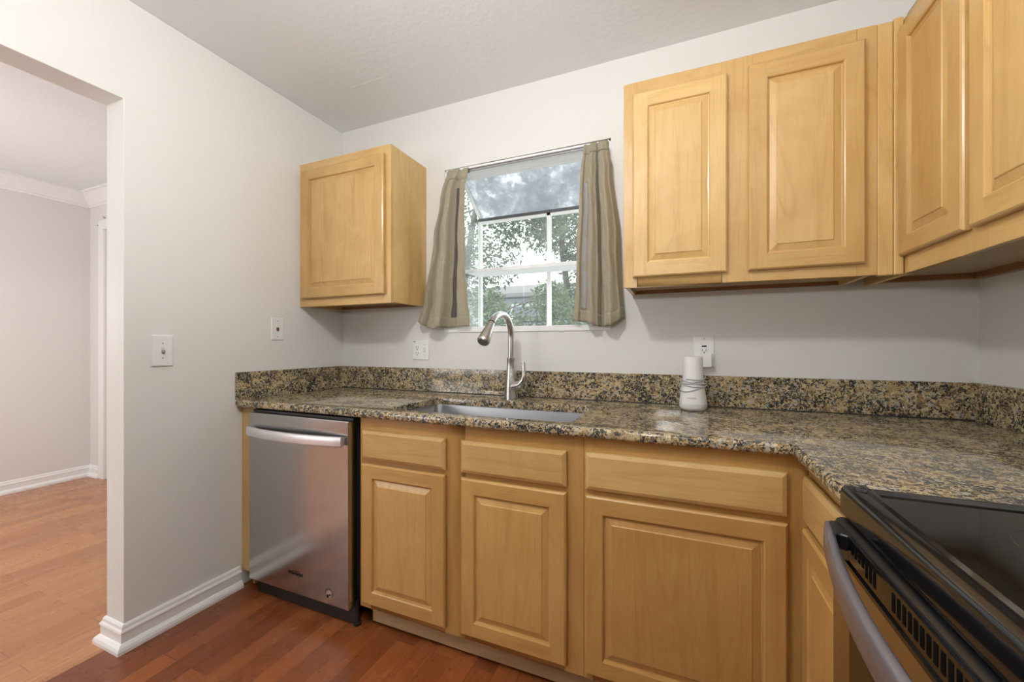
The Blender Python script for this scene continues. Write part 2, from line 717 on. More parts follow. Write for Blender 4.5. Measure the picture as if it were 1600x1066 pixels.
b = MB()
b.box(-.12, WX0, 0, .12, 0, H).box(WX1, W + .12, 0, .12, 0, H).box(WX0, WX1, 0, .12, 0, WZ0).box(WX0, WX1, 0, .12, WZ1, H)
struct(b.build('wall_back', 'wall'), 'off-white painted kitchen wall with the window over the sink', 'wall')
b = MB()
b.prism([(0, 0), (0, H), (YB, H), (YB, 0), (-2.7, 0), (-2.7, OH), (YJ, OH), (YJ, 0)], 0, -.12, 0)
struct(b.build('wall_left', 'wall', bevel=.003), 'off-white painted kitchen wall with the open doorway', 'wall')
struct(MB().box(W, W + .12, YB, 0, 0, H).build('wall_right', 'wall'), 'off-white painted wall behind the range', 'wall')
struct(MB().box(.001, W - .001, -3.25, -3.13, 0, H - .001).build('wall_fill_blocker', 'wall_fill_blocker'), 'unseen dark partition added behind the camera to cut fill light', 'wall')
struct(MB().box(-3, W + .12, YB - .12, YB, 0, H).build('wall_next_room_rear', 'wall2'), 'pale grey wall closing the next room behind the camera', 'wall')
struct(MB().box(LX - .12, LX, YB, LY + .12, 0, H).build('wall_next_room_far', 'wall2'), 'pale grey wall of the next room, facing the doorway', 'wall')
struct(MB().box(LX, -.12, LY, LY + .12, 0, H).build('wall_next_room_side', 'wall2'), 'narrow white strip of wall in the next room beside the jamb', 'wall')
struct(MB().box(-3, W + .12, YB - .12, .12, H, H + .1).build('ceiling', 'ceiling'), 'white lightly textured ceiling', 'ceiling')
struct(MB().box(-.06, W + .12, YB - .12, .12, -.1, 0).build('floor', 'floor'), 'dark red-brown plank floor of the kitchen', 'floor')
struct(MB().box(-3, -.06, YB - .12, .12, -.1, 0).build('floor_next_room', 'floor2'), 'lighter orange-brown plank floor of the next room', 'floor')

# hairline crack in the ceiling paint near the window wall
cr = MB()
pts = [(.377, -.312), (.43, -.316), (.47, -.310), (.52, -.318), (.56, -.314), (.60, -.318)]
for (x0, y0), (x1, y1) in zip(pts, pts[1:]):
    cr.box(x0, x1, min(y0, y1) - .0006, max(y0, y1) + .0006, H - .0008, H + .001)
struct(cr.build('trim_3', 'trim'), 'hairline ridge in the ceiling paint above the left upper cabinet', 'ceiling mark')


def base_profile():
    # (distance from wall, height): shoe, board, stepped cap
    return [(0, 0), (.030, 0), (.030, .012), (.026, .022), (.018, .030), (.013, .032), (.013, .066), (.016, .069),
            (.014, .075), (.010, .080), (.008, .090), (.004, .096), (0, .097)]


def sweep(b, prof, path):
    """sweep (out, up) profile along path of (x, y, nx, ny) with mitred offsets"""
    rings = [[(x + nx * d, y + ny * d, z) for d, z in prof] for x, y, nx, ny in path]
    b.loft(rings)
    return b


e = .0003
b = sweep(MB(), base_profile(), [(0, -.625, 1, 0), (0, YJ, 1, -1), (-.12, YJ, -1, -1), (-.12, LY, -1, 0)])
struct(b.build('baseboard_left', 'trim'), 'white stepped baseboard with shoe moulding wrapping the doorway jamb', 'baseboard')
b = sweep(MB(), base_profile(), [(LX, YB, 1, 0), (LX, LY, 1, -1), (-2.66, LY, 0, -1)])
struct(b.build('baseboard_next_room', 'trim'), 'white baseboard along the far wall of the next room', 'baseboard')
crown = [(0, 2.335), (.010, 2.335), (.014, 2.350), (.022, 2.356), (.026, 2.366), (.050, 2.400), (.074, 2.424), (.080, 2.432),
         (.094, 2.436), (.094, H), (0, H)]
b = sweep(MB(), crown, [(LX, YB, 1, 0), (LX, LY, 1, -1), (-.12, LY, 0, -1)])
struct(b.build('trim_1', 'trim'), 'white crown moulding round the ceiling of the next room', 'crown moulding')
# door casing on the next room's side wall
b = MB()
b.box(-2.66, -2.58, LY - .022, LY, 0, 2.20).box(-2.5795, -1.7305, LY - .022, LY, 2.12, 2.20)
b.box(-1.73, -1.65, LY - .022, LY, 0, 2.20)
struct(b.build('door_1', 'trim', bevel=.003), 'white door casing in the next room, partly behind the jamb', 'door casing')
for x, z in ((-2.695, 2.165), (-2.60, 2.225)):
    hk = MB()
    hk.box(x - .007, x + .007, LY - .004, LY, z - .003, z + .003)
    hk.tube([(x, LY - .002, z), (x + .004, LY - .012, z), (x + .012, LY - .016, z + .004)], .003, n=8)
    tag(hk.build('curtain_hook', 'hinge', smooth=True),
        'small grey hook on the wall strip just left of the jamb' if z < 2.2 else 'small grey hook above the door casing, half behind the jamb', 'hook', 'hooks in the next room')

# ------------------------------------------------------------------ garden window
win = thing('window_1', (1.185, .2, 1.66), 'white box garden window with sloping dusty glass roof and a middle shelf', 'window')
win['kind'] = 'structure'
GX0, GX1, GY, GZ0, GZT, GZW = .755, 1.625, .385, 1.238, 1.924, 2.112
PW = .022
fr = MB()
# sill slab and reveal lining
fr.box(WX0 + .001, WX1 - .001, -.006, GY, WZ0 - .022, GZ0)
fr.box(WX0 + .001, WX0 + .012, .004, .13, GZ0, WZ1 - .001).box(WX1 - .012, WX1 - .001, .004, .13, GZ0, WZ1 - .001)
fr.box(WX0 + .001, WX1 - .001, .004, .13, WZ1 - .012, WZ1 - .001)
win_frame = fr.build('sill_and_reveal', 'alu', win, bevel=.002)
win_frame['label'] = 'white painted sill and reveal'
p = MB()
for x in (GX0, GX1 - PW):
    p.box(x, x + PW, GY - PW, GY, GZ0, GZT)                       # corner posts
p.box(1.203, 1.228, GY - .02, GY, GZ0, GZT)                       # middle post
for x in (GX0, GX1 - PW):                                         # rafters
    p.prism([(.125, GZW - .01), (GY, GZT - .004), (GY, GZT + .018), (.125, GZW + .018)], 0, x, x + PW)
    p.box(x, x + PW, .12, .145, GZ0, GZW)                         # wall posts
p.box(GX0, GX1, GY - .02, GY, GZT - .026, GZT - .008)             # head of the front pane
p.box(GX0, GX1, GY - .02, GY, GZ0, GZ0 + .014)
p.box(GX0, GX1, .12, .15, GZW - .03, GZW + .02)
p.build('frame', 'alu', win, bevel=.002)
MB().box(GX0, GX1, GY - .03, GY + .004, GZT - .010, GZT + .006).build('gutter_bar', 'gasket', win, bevel=.002)
MB().box(GX0 + .002, GX1 - .002, .185, GY - .024, 1.566, 1.578).box(GX0 + .002, GX1 - .002, .180, .192, 1.562, 1.582).build('shelf', 'alu', win, bevel=.002)
for x0, x1 in ((GX0 + PW, 1.203), (1.228, GX1 - PW)):
    MB().box(x0, x1, GY - .012, GY - .008, GZ0 + .014, GZT - .026).build('front_pane', 'pane', win)
for x in (GX0 + .009, GX1 - .013):
    g = MB()
    g.prism([(.145, GZ0), (GY - PW, GZ0), (GY - PW, GZT + .0), (.145, GZW - .02)], 0, x, x + .004)
    g.build('side_pane', 'pane', win)
g = MB()
g.prism([(.13, GZW + .004), (GY, GZT + .008), (GY, GZT + .012), (.13, GZW + .008)], 0, GX0 + PW, GX1 - PW)
g.build('roof_pane', 'pane_dirty', win)['label'] = 'dusty sloping glass roof'

# ------------------------------------------------------------------ outdoors


def tree(name, loc, trunk_pts, rad, blobs, nleaf, lsize, leafm, label, seed, cat='tree'):
    r = random.Random(seed)
    t = thing(name, loc, label, cat, 'trees outside the window')
    tr = MB()
    L = Vector(loc)
    tr.tube([L + Vector(q) for q in trunk_pts], [rad * (1 - .6 * i / len(trunk_pts)) for i in range(len(trunk_pts))], n=8)
    tips = []
    for (c, rr) in blobs:
        c = Vector(c)
        start = min((Vector(q) for q in trunk_pts), key=lambda q: (q - c).length + (0.4 if q.z < .8 else 0))
        mid = (start + c) / 2 + Vector((r.uniform(-.1, .1), r.uniform(-.1, .1), r.uniform(0, .15)))
        tr.tube([L + start, L + mid, L + c], [rad * .35, rad * .25, rad * .1], n=6)
        for k in range(6):
            d = Vector((r.uniform(-1, 1), r.uniform(-1, 1), r.uniform(-.6, .9))).normalized() * rr
            tr.tube([L + mid.lerp(c, r.random()), L + c + d * .5, L + c + d * 1.0], [rad * .12, rad * .08, rad * .03], n=5)
            tips.append((c, d))
    tr.build('trunk', 'bark', t, smooth=True)
    lf = MB()
    for k in range(nleaf):
        c, rr = blobs[r.randrange(len(blobs))]
        while True:
            q = Vector((r.uniform(-1, 1), r.uniform(-1, 1), r.uniform(-1, 1)))
            if q.length < 1:
                break
        p0 = Vector(c) + q * rr + L
        d = (q.normalized() * .5 + Vector((r.uniform(-1, 1), r.uniform(-1, 1), r.uniform(-1, .4)))).normalized()
        s = d.cross(Vector((r.uniform(-1, 1), r.uniform(-1, 1), r.uniform(-1, 1)))).normalized()
        up = d.cross(s)
        l = lsize * r.uniform(.6, 1.25)
        wv = l * .19
        lf.face([p0, p0 + d * l * .4 + s * wv + up * l * .05, p0 + d * l, p0 + d * l * .4 - s * wv + up * l * .05])
    lf.build('foliage', leafm, t)
    return t


struct(MB().box(-30, 30, .12, 40, -.5, -.42).build('ground', 'bounce_ground'), 'ground outside the window, made pale to bounce light', 'ground')
tree('tree', (-1.15, 3.3, -.42), [(0, 0, 0), (.05, .05, 1.0), (.0, .1, 1.9), (.15, .1, 2.9), (.3, .1, 3.7)], .075,
     [((.1, 0, 2.5), .55), ((.50, .1, 2.86), .50), ((.98, .2, 3.38), .45), ((-.5, .2, 2.6), .6), ((.3, .1, 3.5), .7), ((.9, .3, 3.8), .6), ((1.35, .2, 3.4), .35),
      ((-.6, .4, 3.4), .7), ((-.1, .2, 1.75), .40), ((.6, .2, 4.4), .7)],
     11000, .078, 'leafa', 'dark leafed tree behind the left and middle window panes', 3)
tree('tree', (.15, 5.3, -.42), [(0, 0, 0), (-.05, .0, 1.2), (-.1, .1, 2.2), (-.25, .1, 3.2), (-.3, .1, 4.2)], .085,
     [((-.35, 0, 3.65), .50), ((.25, .1, 2.9), .55), ((.1, .2, 3.6), .8), ((-.35, .2, 3.9), .55), ((-.2, .3, 2.2), .5), ((.4, .2, 2.1), .6), ((-.3, .1, 4.5), .9), ((-1.0, .1, 4.6), .6), ((1.2, .1, 2.3), .7), ((1.3, .2, 3.3), .7), ((.9, .1, 4.3), .8)],
     12000, .085, 'leafa', 'leafy tree seen through the right window pane', 5)
tree('shrub', (-.45, 2.5, -.42), [(0, 0, 0), (.05, 0, .7), (.0, 0, 1.3), (.1, 0, 1.8)], .03,
     [((-.35, 0, 1.75), .28), ((.0, .1, 1.72), .30), ((.45, 0, 1.78), .28), ((.85, .1, 1.80), .30), ((.2, .1, 2.05), .2), ((1.2, .1, 1.85), .28), ((1.0, 0, 2.1), .2)],
     3600, .07, 'leafb', 'pale green shrub seen through the lower panes', 9, 'shrub')
hs = thing('neighbour_house', (-2.2, 8.0, -.42), 'grey house with a white framed window far behind the trees', 'house')
MB().box(-7, .2, 8.0, 13, -.42, 2.42).build('wall', 'siding', hs)
MB().prism([(7.55, 2.36), (7.6, 2.46), (10.5, 3.1), (13.4, 2.46), (13.45, 2.36)], 0, -7.4, .6).build('roof', 'roof', hs)
for x in (-4.6, -1.72):
    wf = MB().box(x - .52, x + .52, 7.95, 8.02, 1.25, 2.22).build('window', 'trim', hs)
    MB().box(x - .44, x + .44, 7.93, 7.97, 1.33, 2.14).build('pane', 'siding_glass', wf)

# ------------------------------------------------------------------ raised panel doors and slab fronts


def pmap(ax, u, d, z, f0, sgn):
    """ax 'x': front lies in plane y=f0, u is x, outward is -y.  ax 'y': plane x=f0, u is y, outward is -x"""
    return (u, f0 + d, z) if ax == 'x' else (f0 + d, u, z)


def rect(ax, u0, u1, z0, z1, d, f0):
    return [pmap(ax, u, d, z, f0, 1) for u, z in ((u0, z0), (u1, z0), (u1, z1), (u0, z1))]


def panel_door(parent, ax, u0, u1, z0, z1, front, th=.020, fw=.052, name='door', w='w'):
    """front = coordinate of the outer face; material 0 is grain up, 1 is grain across"""
    u0, u1 = sorted((u0, u1))
    b = MB()
    R = lambda i, d: rect(ax, u0 + i, u1 - i, z0 + i, z1 - i, d, front)
    back = R(.003, th)
    b.face(back[::-1])

    def band(r0, r1, mats=(1, 0, 1, 0)):
        for k in range(4):
            b.face([r0[k], r0[(k + 1) % 4], r1[(k + 1) % 4], r1[k]], mats[k])
    # eased outer edge
    steps = [(.003, th), (.0, th - .004), (.0, .006), (.0025, .0025), (.006, .0)]
    for (i0, d0), (i1, d1) in zip(steps, steps[1:]):
        band(R(i0, d0), R(i1, d1))
    # flat frame: stiles run through, rails butt between them
    a = .006
    q = lambda uu, zz: pmap(ax, uu, 0, zz, front, 1)
    ul, ur, zb, zt = u0 + fw, u1 - fw, z0 + fw, z1 - fw
    b.face([q(u0 + a, z0 + a), q(ul, z0 + a), q(ul, z1 - a), q(u0 + a, z1 - a)], 0)
    b.face([q(ur, z0 + a), q(u1 - a, z0 + a), q(u1 - a, z1 - a), q(ur, z1 - a)], 0)
    b.face([q(ul, z0 + a), q(ur, z0 + a), q(ur, zb), q(ul, zb)], 1)
    b.face([q(ul, zt), q(ur, zt), q(ur, z1 - a), q(ul, z1 - a)], 1)
    steps = [(fw, 0), (fw + .0035, .002), (fw + .005, .0085), (fw + .009, .0095)]
    for (i0, d0), (i1, d1) in zip(steps, steps[1:]):
        band(R(i0, d0), R(i1, d1))
    mats = [w + 'z', w + ('x' if ax == 'x' else 'y')]
    d = b.build(name, mats, parent)
    pn = MB()
    steps = [(fw + .0085, .0100), (fw + .0100, .0090), (fw + .028, .0035), (fw + .0300, .0012), (fw + .0315, .0008)]
    for (i0, d0), (i1, d1) in zip(steps, steps[1:]):
        r0, r1 = R(i0, d0), R(i1, d1)
        for k in range(4):
            pn.face([r0[k], r0[(k + 1) % 4], r1[(k + 1) % 4], r1[k]])
    pn.face(R(fw + .0315, .0008))
    pn.build('raised_panel', w + 'z', d)
    return d


def slab_front(parent, ax, u0, u1, z0, z1, front, th=.020, name='drawer_front'):
    u0, u1 = sorted((u0, u1))
    b = MB()
    R = lambda i, d: rect(ax, u0 + i, u1 - i, z0 + i, z1 - i, d, front)
    b.face(R(.003, th)[::-1])
    steps = [(.003, th), (0, th - .004), (0, .007), (.002, .0045), (.0105, .0008), (.0125, 0)]
    for (i0, d0), (i1, d1) in zip(steps, steps[1:]):
        r0, r1 = R(i0, d0), R(i1, d1)
        for k in range(4):
            b.face([r0[k], r0[(k + 1) % 4], r1[(k + 1) % 4], r1[k]])
    b.face(R(.0125, 0))
    return b.build(name, 'wx' if ax == 'x' else 'wy', parent)


# ------------------------------------------------------------------ base cabinets
CT, CB = .885, .853          # countertop top and underside
FY = -.615                   # face frame plane of the window run
DY = -.636                   # door plane
FXR = 2.235                  # face frame plane of the right run
DXR = 2.214

# filler panel left of the dishwasher
b = MB()
b.box(.0005, .1, FY, FY + .02, .075, CB - .001).box(.0005, .02, FY + .02, -.03, .075, CB - .001)
b.box(.0335, .05, FY + .03, -.3, .001, .075)
tag(b.build('filler_panel', 'wz', bevel=.001), 'narrow maple filler strip between the left wall and the dishwasher', 'panel')


# sink base: two dummy drawer fronts over two doors
sx0, sx1 = .727, 1.643
t = thing('sink_base_cabinet', ((sx0 + sx1) / 2, FY, 0), 'maple base cabinet under the sink with two doors below two false drawers', 'cabinet')
c = MB()
c.box(sx0, sx0 + .016, FY + .02, -.03, .085, CB - .001).box(sx1 - .016, sx1, FY + .02, -.03, .085, CB - .001)
c.box(sx0 + .016, sx1 - .016, FY + .02, -.03, .085, .100).box(sx0 + .016, sx1 - .016, -.036, -.03, .1, CB - .3)
c.build('carcass', 'wz', t)
f = MB()
for x0, x1 in ((sx0, sx0 + .055), (1.128, 1.214), (sx1 - .065, sx1)):
    f.box(x0, x1, FY, FY + .0195, .085, CB - .001, 0)
for x0, x1 in ((sx0 + .055, 1.128), (1.214, sx1 - .065)):
    for z0, z1 in ((.085, .125), (.655, .700), (.79, CB - .001)):
        f.box(x0, x1, FY, FY + .0195, z0, z1, 1)
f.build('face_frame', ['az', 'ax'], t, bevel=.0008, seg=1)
for x0, x1 in ((.748, 1.137), (1.203, 1.589)):
    slab_front(t, 'x', x0, x1, .687, .802, DY, name='false_drawer_front')
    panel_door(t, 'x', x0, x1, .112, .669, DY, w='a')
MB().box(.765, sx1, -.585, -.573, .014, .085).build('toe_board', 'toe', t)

# wide drawer base beside it, runs into the corner
dx0, dx1 = 1.6435, 2.2345
t = thing('drawer_base_cabinet', ((dx0 + dx1) / 2, FY, 0), 'widest maple base cabinet with one long drawer over one large door, by the corner', 'cabinet')
c = MB()
c.box(dx0, dx0 + .016, FY + .02, -.03, .085, CB - .001).box(dx1 - .016, dx1, FY + .02, -.03, .085, CB - .001)
c.box(dx0 + .016, dx1 - .016, FY + .02, -.03, .085, .100).box(dx0 + .016, dx1 - .016, -.036, -.03, .1, CB - .001)
c.build('carcass', 'wz', t)
f = MB()
for x0, x1 in ((dx0, dx0 + .03), (2.168, dx1)):
    f.box(x0, x1, FY, FY + .0195, .085, CB - .001, 0)
for z0, z1 in ((.085, .125), (.655, .700), (.79, CB - .001)):
    f.box(dx0 + .03, 2.168, FY, FY + .0195, z0, z1, 1)
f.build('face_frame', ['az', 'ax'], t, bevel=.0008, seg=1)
slab_front(t, 'x', 1.651, 2.186, .690, .806, DY)
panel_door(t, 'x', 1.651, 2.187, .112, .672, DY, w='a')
MB().box(dx0, dx1, -.585, -.573, .014, .085).build('toe_board', 'toe', t)

# right run: narrow cabinet between the corner and the range
ry0, ry1 = -1.022, FY - .0005
t = thing('corner_base_cabinet', (FXR, (ry0 + ry1) / 2, 0), 'narrow maple base cabinet turned to face left, between the corner and the range', 'cabinet')
c = MB()
c.box(FXR + .02, W - .02, ry0, ry0 + .016, .085, CB - .001).box(FXR + .02, W - .02, ry1 - .016, ry1, .085, CB - .001)
c.box(FXR + .02, W - .02, ry0 + .016, ry1 - .016, .085, .1)
c.build('carcass', 'wz', t)
f = MB()
for y0, y1 in ((ry0, ry0 + .04), (ry1 - .03, ry1)):
    f.box(FXR, FXR + .0195, y0, y1, .085, CB - .001, 0)
for z0, z1 in ((.085, .125), (.655, .700), (.79, CB - .001)):
    f.box(FXR, FXR + .0195, ry0 + .04, ry1 - .03, z0, z1, 1)
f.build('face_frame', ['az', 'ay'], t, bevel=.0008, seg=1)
slab_front(t, 'y', ry0 + .014, -.640, .690, .806, DXR)
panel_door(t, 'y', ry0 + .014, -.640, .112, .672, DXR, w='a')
MB().box(FXR + .03, FXR + .042, ry0, ry1, .014, .085).build('toe_board', 'toe', t)

# ------------------------------------------------------------------ countertop with the sink cut-out
CFY, CFX, CEY = -.647, 2.192, -1.022


def arc(cx, cy, r, a0, a1, n=6):
    return [(cx + r * math.cos(a0 + (a1 - a0) * k / n), cy + r * math.sin(a0 + (a1 - a0) * k / n)) for k in range(n + 1)]


SX0, SX1, SY0, SY1, SR = .827, 1.590, -.578, -.200, .03
outer = [(.0008, -.0008), (.0008, CFY), (CFX, CFY), (CFX, CEY), (W - .0008, CEY), (W - .0008, -.0008)]
hole = arc(SX0 + SR, SY0 + SR, SR, PI, 1.5 * PI) + arc(SX1 - SR, SY0 + SR, SR, 1.5 * PI, 2 * PI) + \
    arc(SX1 - SR, SY1 - SR, SR, 0, .5 * PI) + arc(SX0 + SR, SY1 - SR, SR, .5 * PI, PI)
bm = bmesh.new()


def loop(pts):
    vs = [bm.verts.new((x, y, CB)) for x, y in pts]
    return [bm.edges.new((vs[i], vs[(i + 1) % len(vs)])) for i in range(len(vs))]


ed = loop(outer) + loop(hole)
bmesh.ops.triangle_fill(bm, use_beauty=True, use_dissolve=False, edges=ed)
bmesh.ops.recalc_face_normals(bm, faces=bm.faces)
ret = bmesh.ops.extrude_face_region(bm, geom=list(bm.faces))
for v in [g for g in ret['geom'] if isinstance(g, bmesh.types.BMVert)]:
    v.co.z = CT
bmesh.ops.recalc_face_normals(bm, faces=bm.faces)


def on_front(ed_):
    a, c2 = ed_.verts
    if abs(a.co.z - c2.co.z) > 1e-5:
        return False
    f1 = abs(a.co.y - CFY) < 1e-4 and abs(c2.co.y - CFY) < 1e-4
    f2 = abs(a.co.x - CFX) < 1e-4 and abs(c2.co.x - CFX) < 1e-4
    return (f1 or f2) and len(ed_.link_faces) == 2 and ed_.calc_face_angle(0) > 1


bmesh.ops.bevel(bm, geom=[x for x in bm.edges if on_front(x)], offset=.012, segments=4, affect='EDGES', profile=.5)
he = []
for x in bm.edges:
    a, c2 = x.verts
    inside = all(SX0 - .001 < q.co.x < SX1 + .001 and SY0 - .001 < q.co.y < SY1 + .001 for q in x.verts)
    if inside and abs(a.co.z - CT) < 1e-5 and abs(c2.co.z - CT) < 1e-5 and x.calc_face_angle(0) > 1:
        he.append(x)
bmesh.ops.bevel(bm, geom=he, offset=.004, segments=2, affect='EDGES', profile=.5)
me = bpy.data.meshes.new('countertop')
bm.to_mesh(me)
bm.free()
me.materials.append(M['granite'])
for p_ in me.polygons:
    p_.use_smooth = True
me.set_sharp_from_angle(angle=math.radians(50))
ct = bpy.data.objects.new('countertop', me)
COL.objects.link(ct)
tag(ct, 'tan and black speckled granite L-shaped worktop', 'countertop')

BS = 1.014
BT = .02
M['caulk'] = plain('dark_caulk', (.03, .028, .025), .6)
bsp = MB().box(BT + .0005, W - BT - .0005, -BT - .0005, -.0005, CT + .001, BS).build('backsplash', 'granite', bevel=.0015)
MB().box(BT + .001, W - BT - .001, -BT - .0022, -BT, CT + .0002, CT + .0042).build('caulk_joint', 'caulk', bsp)['label'] = 'dark caulk line'
tag(bsp,
    'long granite backsplash strip along the window wall', 'backsplash', 'granite backsplash strips')
tag(MB().box(.0005, BT, -.647, -.0005, CT + .0005, BS).build('backsplash', 'granite', bevel=.0015),
    'short granite backsplash strip on the left wall above the dishwasher', 'backsplash', 'granite backsplash strips')
tag(MB().box(W - BT, W - .0005, CEY, -.0005, CT + .0005, BS).build('backsplash', 'granite', bevel=.0015),
    'granite backsplash strip on the right wall at the corner', 'backsplash', 'granite backsplash strips')
# ------------------------------------------------------------------ sink
sk = thing('sink', ((SX0 + SX1) / 2, (SY0 + SY1) / 2, CB - .22), 'undermount stainless steel sink below the window', 'sink')


def rr(i, z, r):
    x0, x1, y0, y1 = SX0 + i, SX1 - i, SY0 + i, SY1 - i
    return [(x, y, z) for x, y in arc(x0 + r, y0 + r, r, PI, 1.5 * PI) + arc(x1 - r, y0 + r, r, 1.5 * PI, 2 * PI) +
            arc(x1 - r, y1 - r, r, 0, .5 * PI) + arc(x0 + r, y1 - r, r, .5 * PI, PI)]


b = MB()
rings = [rr(-.018, CB - .001, .04), rr(-.003, CB - .001, .034), rr(-.001, CB - .006, .032), rr(.004, CB - .17, .03),
         rr(.012, CB - .195, .03), rr(.03, CB - .208, .03)]
b.loft(rings, 0, False, True)
b.build('basin', 'steelsink', sk, smooth=True, solid=.0012)
dr = MB().lathe([(.045, .001), (.045, .004), (.036, .005), (.033, -.004)], ((SX0 + SX1) / 2, (SY0 + SY1) / 2 - .02, CB - .208))
dr.build('drain', 'nickeld', sk, smooth=True)

# ------------------------------------------------------------------ faucet
FXc, FYc = 1.186, -.128
fc = thing('faucet', (FXc, FYc, CT), 'brushed nickel pull-down faucet with side lever behind the sink', 'faucet')
b = MB()
b.lathe([(.0335, 0), (.0335, .004), (.0322, .012), (.0310, .04), (.0290, .075), (.0248, .11), (.0212, .15), (.0194, .185), (.0208, .190),
         (.0208, .196), (.017, .198)], (FXc, FYc, CT), n=36)
b.build('body', 'nickel', fc, smooth=True)
ctl = [(FYc, 1.06), (FYc, 1.10), (FYc, 1.15), (FYc - .001, 1.19), (FYc - .010, 1.225), (FYc - .030, 1.255), (FYc - .062, 1.274), (FYc - .100, 1.281),
       (FYc - .140, 1.276), (FYc - .178, 1.262), (FYc - .205, 1.244), (FYc - .214, 1.236)]


def cr_pt(p, t):
    i = min(int(t), len(p) - 2)
    k = t - i
    P = [Vector(p[max(0, min(len(p) - 1, i + q))]) for q in (-1, 0, 1, 2)]
    return .5 * ((2 * P[1]) + (P[2] - P[0]) * k + (2 * P[0] - 5 * P[1] + 4 * P[2] - P[3]) * k * k + (3 * P[1] - P[0] - 3 * P[2] + P[3]) * k ** 3)


path = []
for i in range(45):
    q = cr_pt(ctl, i / 44 * (len(ctl) - 1))
    path.append((FXc, q[0], q[1]))
b = MB()
b.tube(path, .0145, n=20)
b.build('spout', 'nickel', fc, smooth=True)
e1 = Vector(path[-1])
dirv = Vector((0, -.70, -.714)).normalized()
b = MB()
b.tube([e1 - dirv * .004, e1 + dirv * .004], [.0157, .0160], n=20)
b.build('collar_ring', 'black', fc, smooth=True)
s0 = e1 + dirv * .004
b = MB()
prof = [(0, .0160), (.01, .0168), (.035, .0195), (.07, .0235), (.095, .0262), (.104, .0264), (.110, .024)]
b.tube([s0 + dirv * d for d, _ in prof], [r for _, r in prof], n=24)
sh = b.build('spray_head', 'nickel', fc, smooth=True)
b = MB()
b.tube([s0 + dirv * .1098, s0 + dirv * .1125], [.021, .020], n=20)
b.build('nozzle', 'nickeld', sh, smooth=True)
b = MB()
lv = [(FXc + .012, FYc - .004, CT + .062), (FXc + .034, FYc - .012, CT + .066), (FXc + .056, FYc - .020, CT + .076), (FXc + .071, FYc - .024, CT + .096),
      (FXc + .075, FYc - .024, CT + .118), (FXc + .072, FYc - .022, CT + .147), (FXc + .069, FYc - .021, CT + .172), (FXc + .069, FYc - .021, CT + .178)]
b.tube(lv, [.025, .0215, .0185, .0145, .011, .0092, .0098, .0075], n=18)
b.build('lever', 'nickel', fc, smooth=True)

# ------------------------------------------------------------------ dishwasher
dw = thing('dishwasher', (.41, -.62, 0), 'stainless steel dishwasher with a curved bar handle, left of the sink cabinet', 'dishwasher')
D0, D1, DF = .112, .704, -.656
MB().box(D0 + .004, D1 + .008, -.605, -.06, .10, .846).build('tub', 'black', dw)
MB().box(D0 + .006, D1 + .008, -.640, -.606, .8375, .8475).build('control_strip', 'black', dw)
b = MB()
b.box(D0, D1, DF, DF + .052, .078, .836)
b.build('door', 'steel', dw, bevel=.004, seg=3)
# curved bar handle: rounded flat bar bowed outward
rings = []
NB = 24
for i in range(NB + 1):
    u = i / NB
    x = .127 + (.686 - .127) * u
    bow = .030 * math.sin(PI * u) ** .8
    y = DF - .016 - bow
    th = .008
    h = .0205
    zc_ = .756
    sec = []
    for k in range(16):
        a = 2 * PI * k / 16
        cx_, cz_ = math.cos(a), math.sin(a)
        sec.append((x, y + th * math.copysign(abs(cx_) ** .6, cx_), zc_ + h * math.copysign(abs(cz_) ** .35, cz_)))
    rings.append(sec)
hb = MB().loft(rings).build('handle', 'steelh', dw, smooth=True)
for x in (.127, .668):
    MB().box(x + .003, x + .015, DF - .014, DF + .002, .742, .770).build('handle_standoff', 'steelh', hb, bevel=.002)
MB().box(D0 + .006, D1 + .006, -.618, -.60, .002, .10).build('toe_panel', 'black', dw, bevel=.002)
MB().lathe([(.016, .001), (.016, .012), (.008, .014), (.008, .10)], (.708, -.612, 0), n=16).build('foot', 'black', dw, smooth=True)
# badge lettering, as on the door
text('logo', 'Whirlpool', .021, Matrix.Translation((.408, DF - .0008, .165)) @ FACE_S, 'darkhole', dw)
b = MB()
b.tube([(.372, DF - .001, .166), (.40, DF - .001, .176), (.43, DF - .001, .174), (.446, DF - .001, .160), (.42, DF - .001, .152)], .0008, n=6)
b.build('logo_swoosh', 'darkhole', dw)
st = MB()
st.tube([(.600, DF + .0004, .122), (.600, DF - .0010, .122)], [.0135, .0135], n=28)
so = st.build('round_sticker', 'sticker', dw, smooth=True)
b = MB()
for k in range(11):
    a = math.radians(-10 + 200 * k / 10)
    b.tube([(.600 + .0200 * math.cos(a), DF + .0004, .126 + .0175 * math.sin(a)), (.600 + .0200 * math.cos(a), DF - .0008, .126 + .0175 * math.sin(a))], .0019, n=8)
b.tube([(.594, DF - .0004, .113), (.594, DF - .0013, .113)], [.006, .006], n=14)
b.tube([(.606, DF - .0004, .121), (.606, DF - .0013, .121)], [.004, .004], n=14)
b.box(.588, .612, DF - .0012, DF - .0004, .118, .1205)
b.build('sticker_marks', 'darkhole', so)

# ------------------------------------------------------------------ upper cabinets
UF, UD = -.298, -.319
UB = 1.356


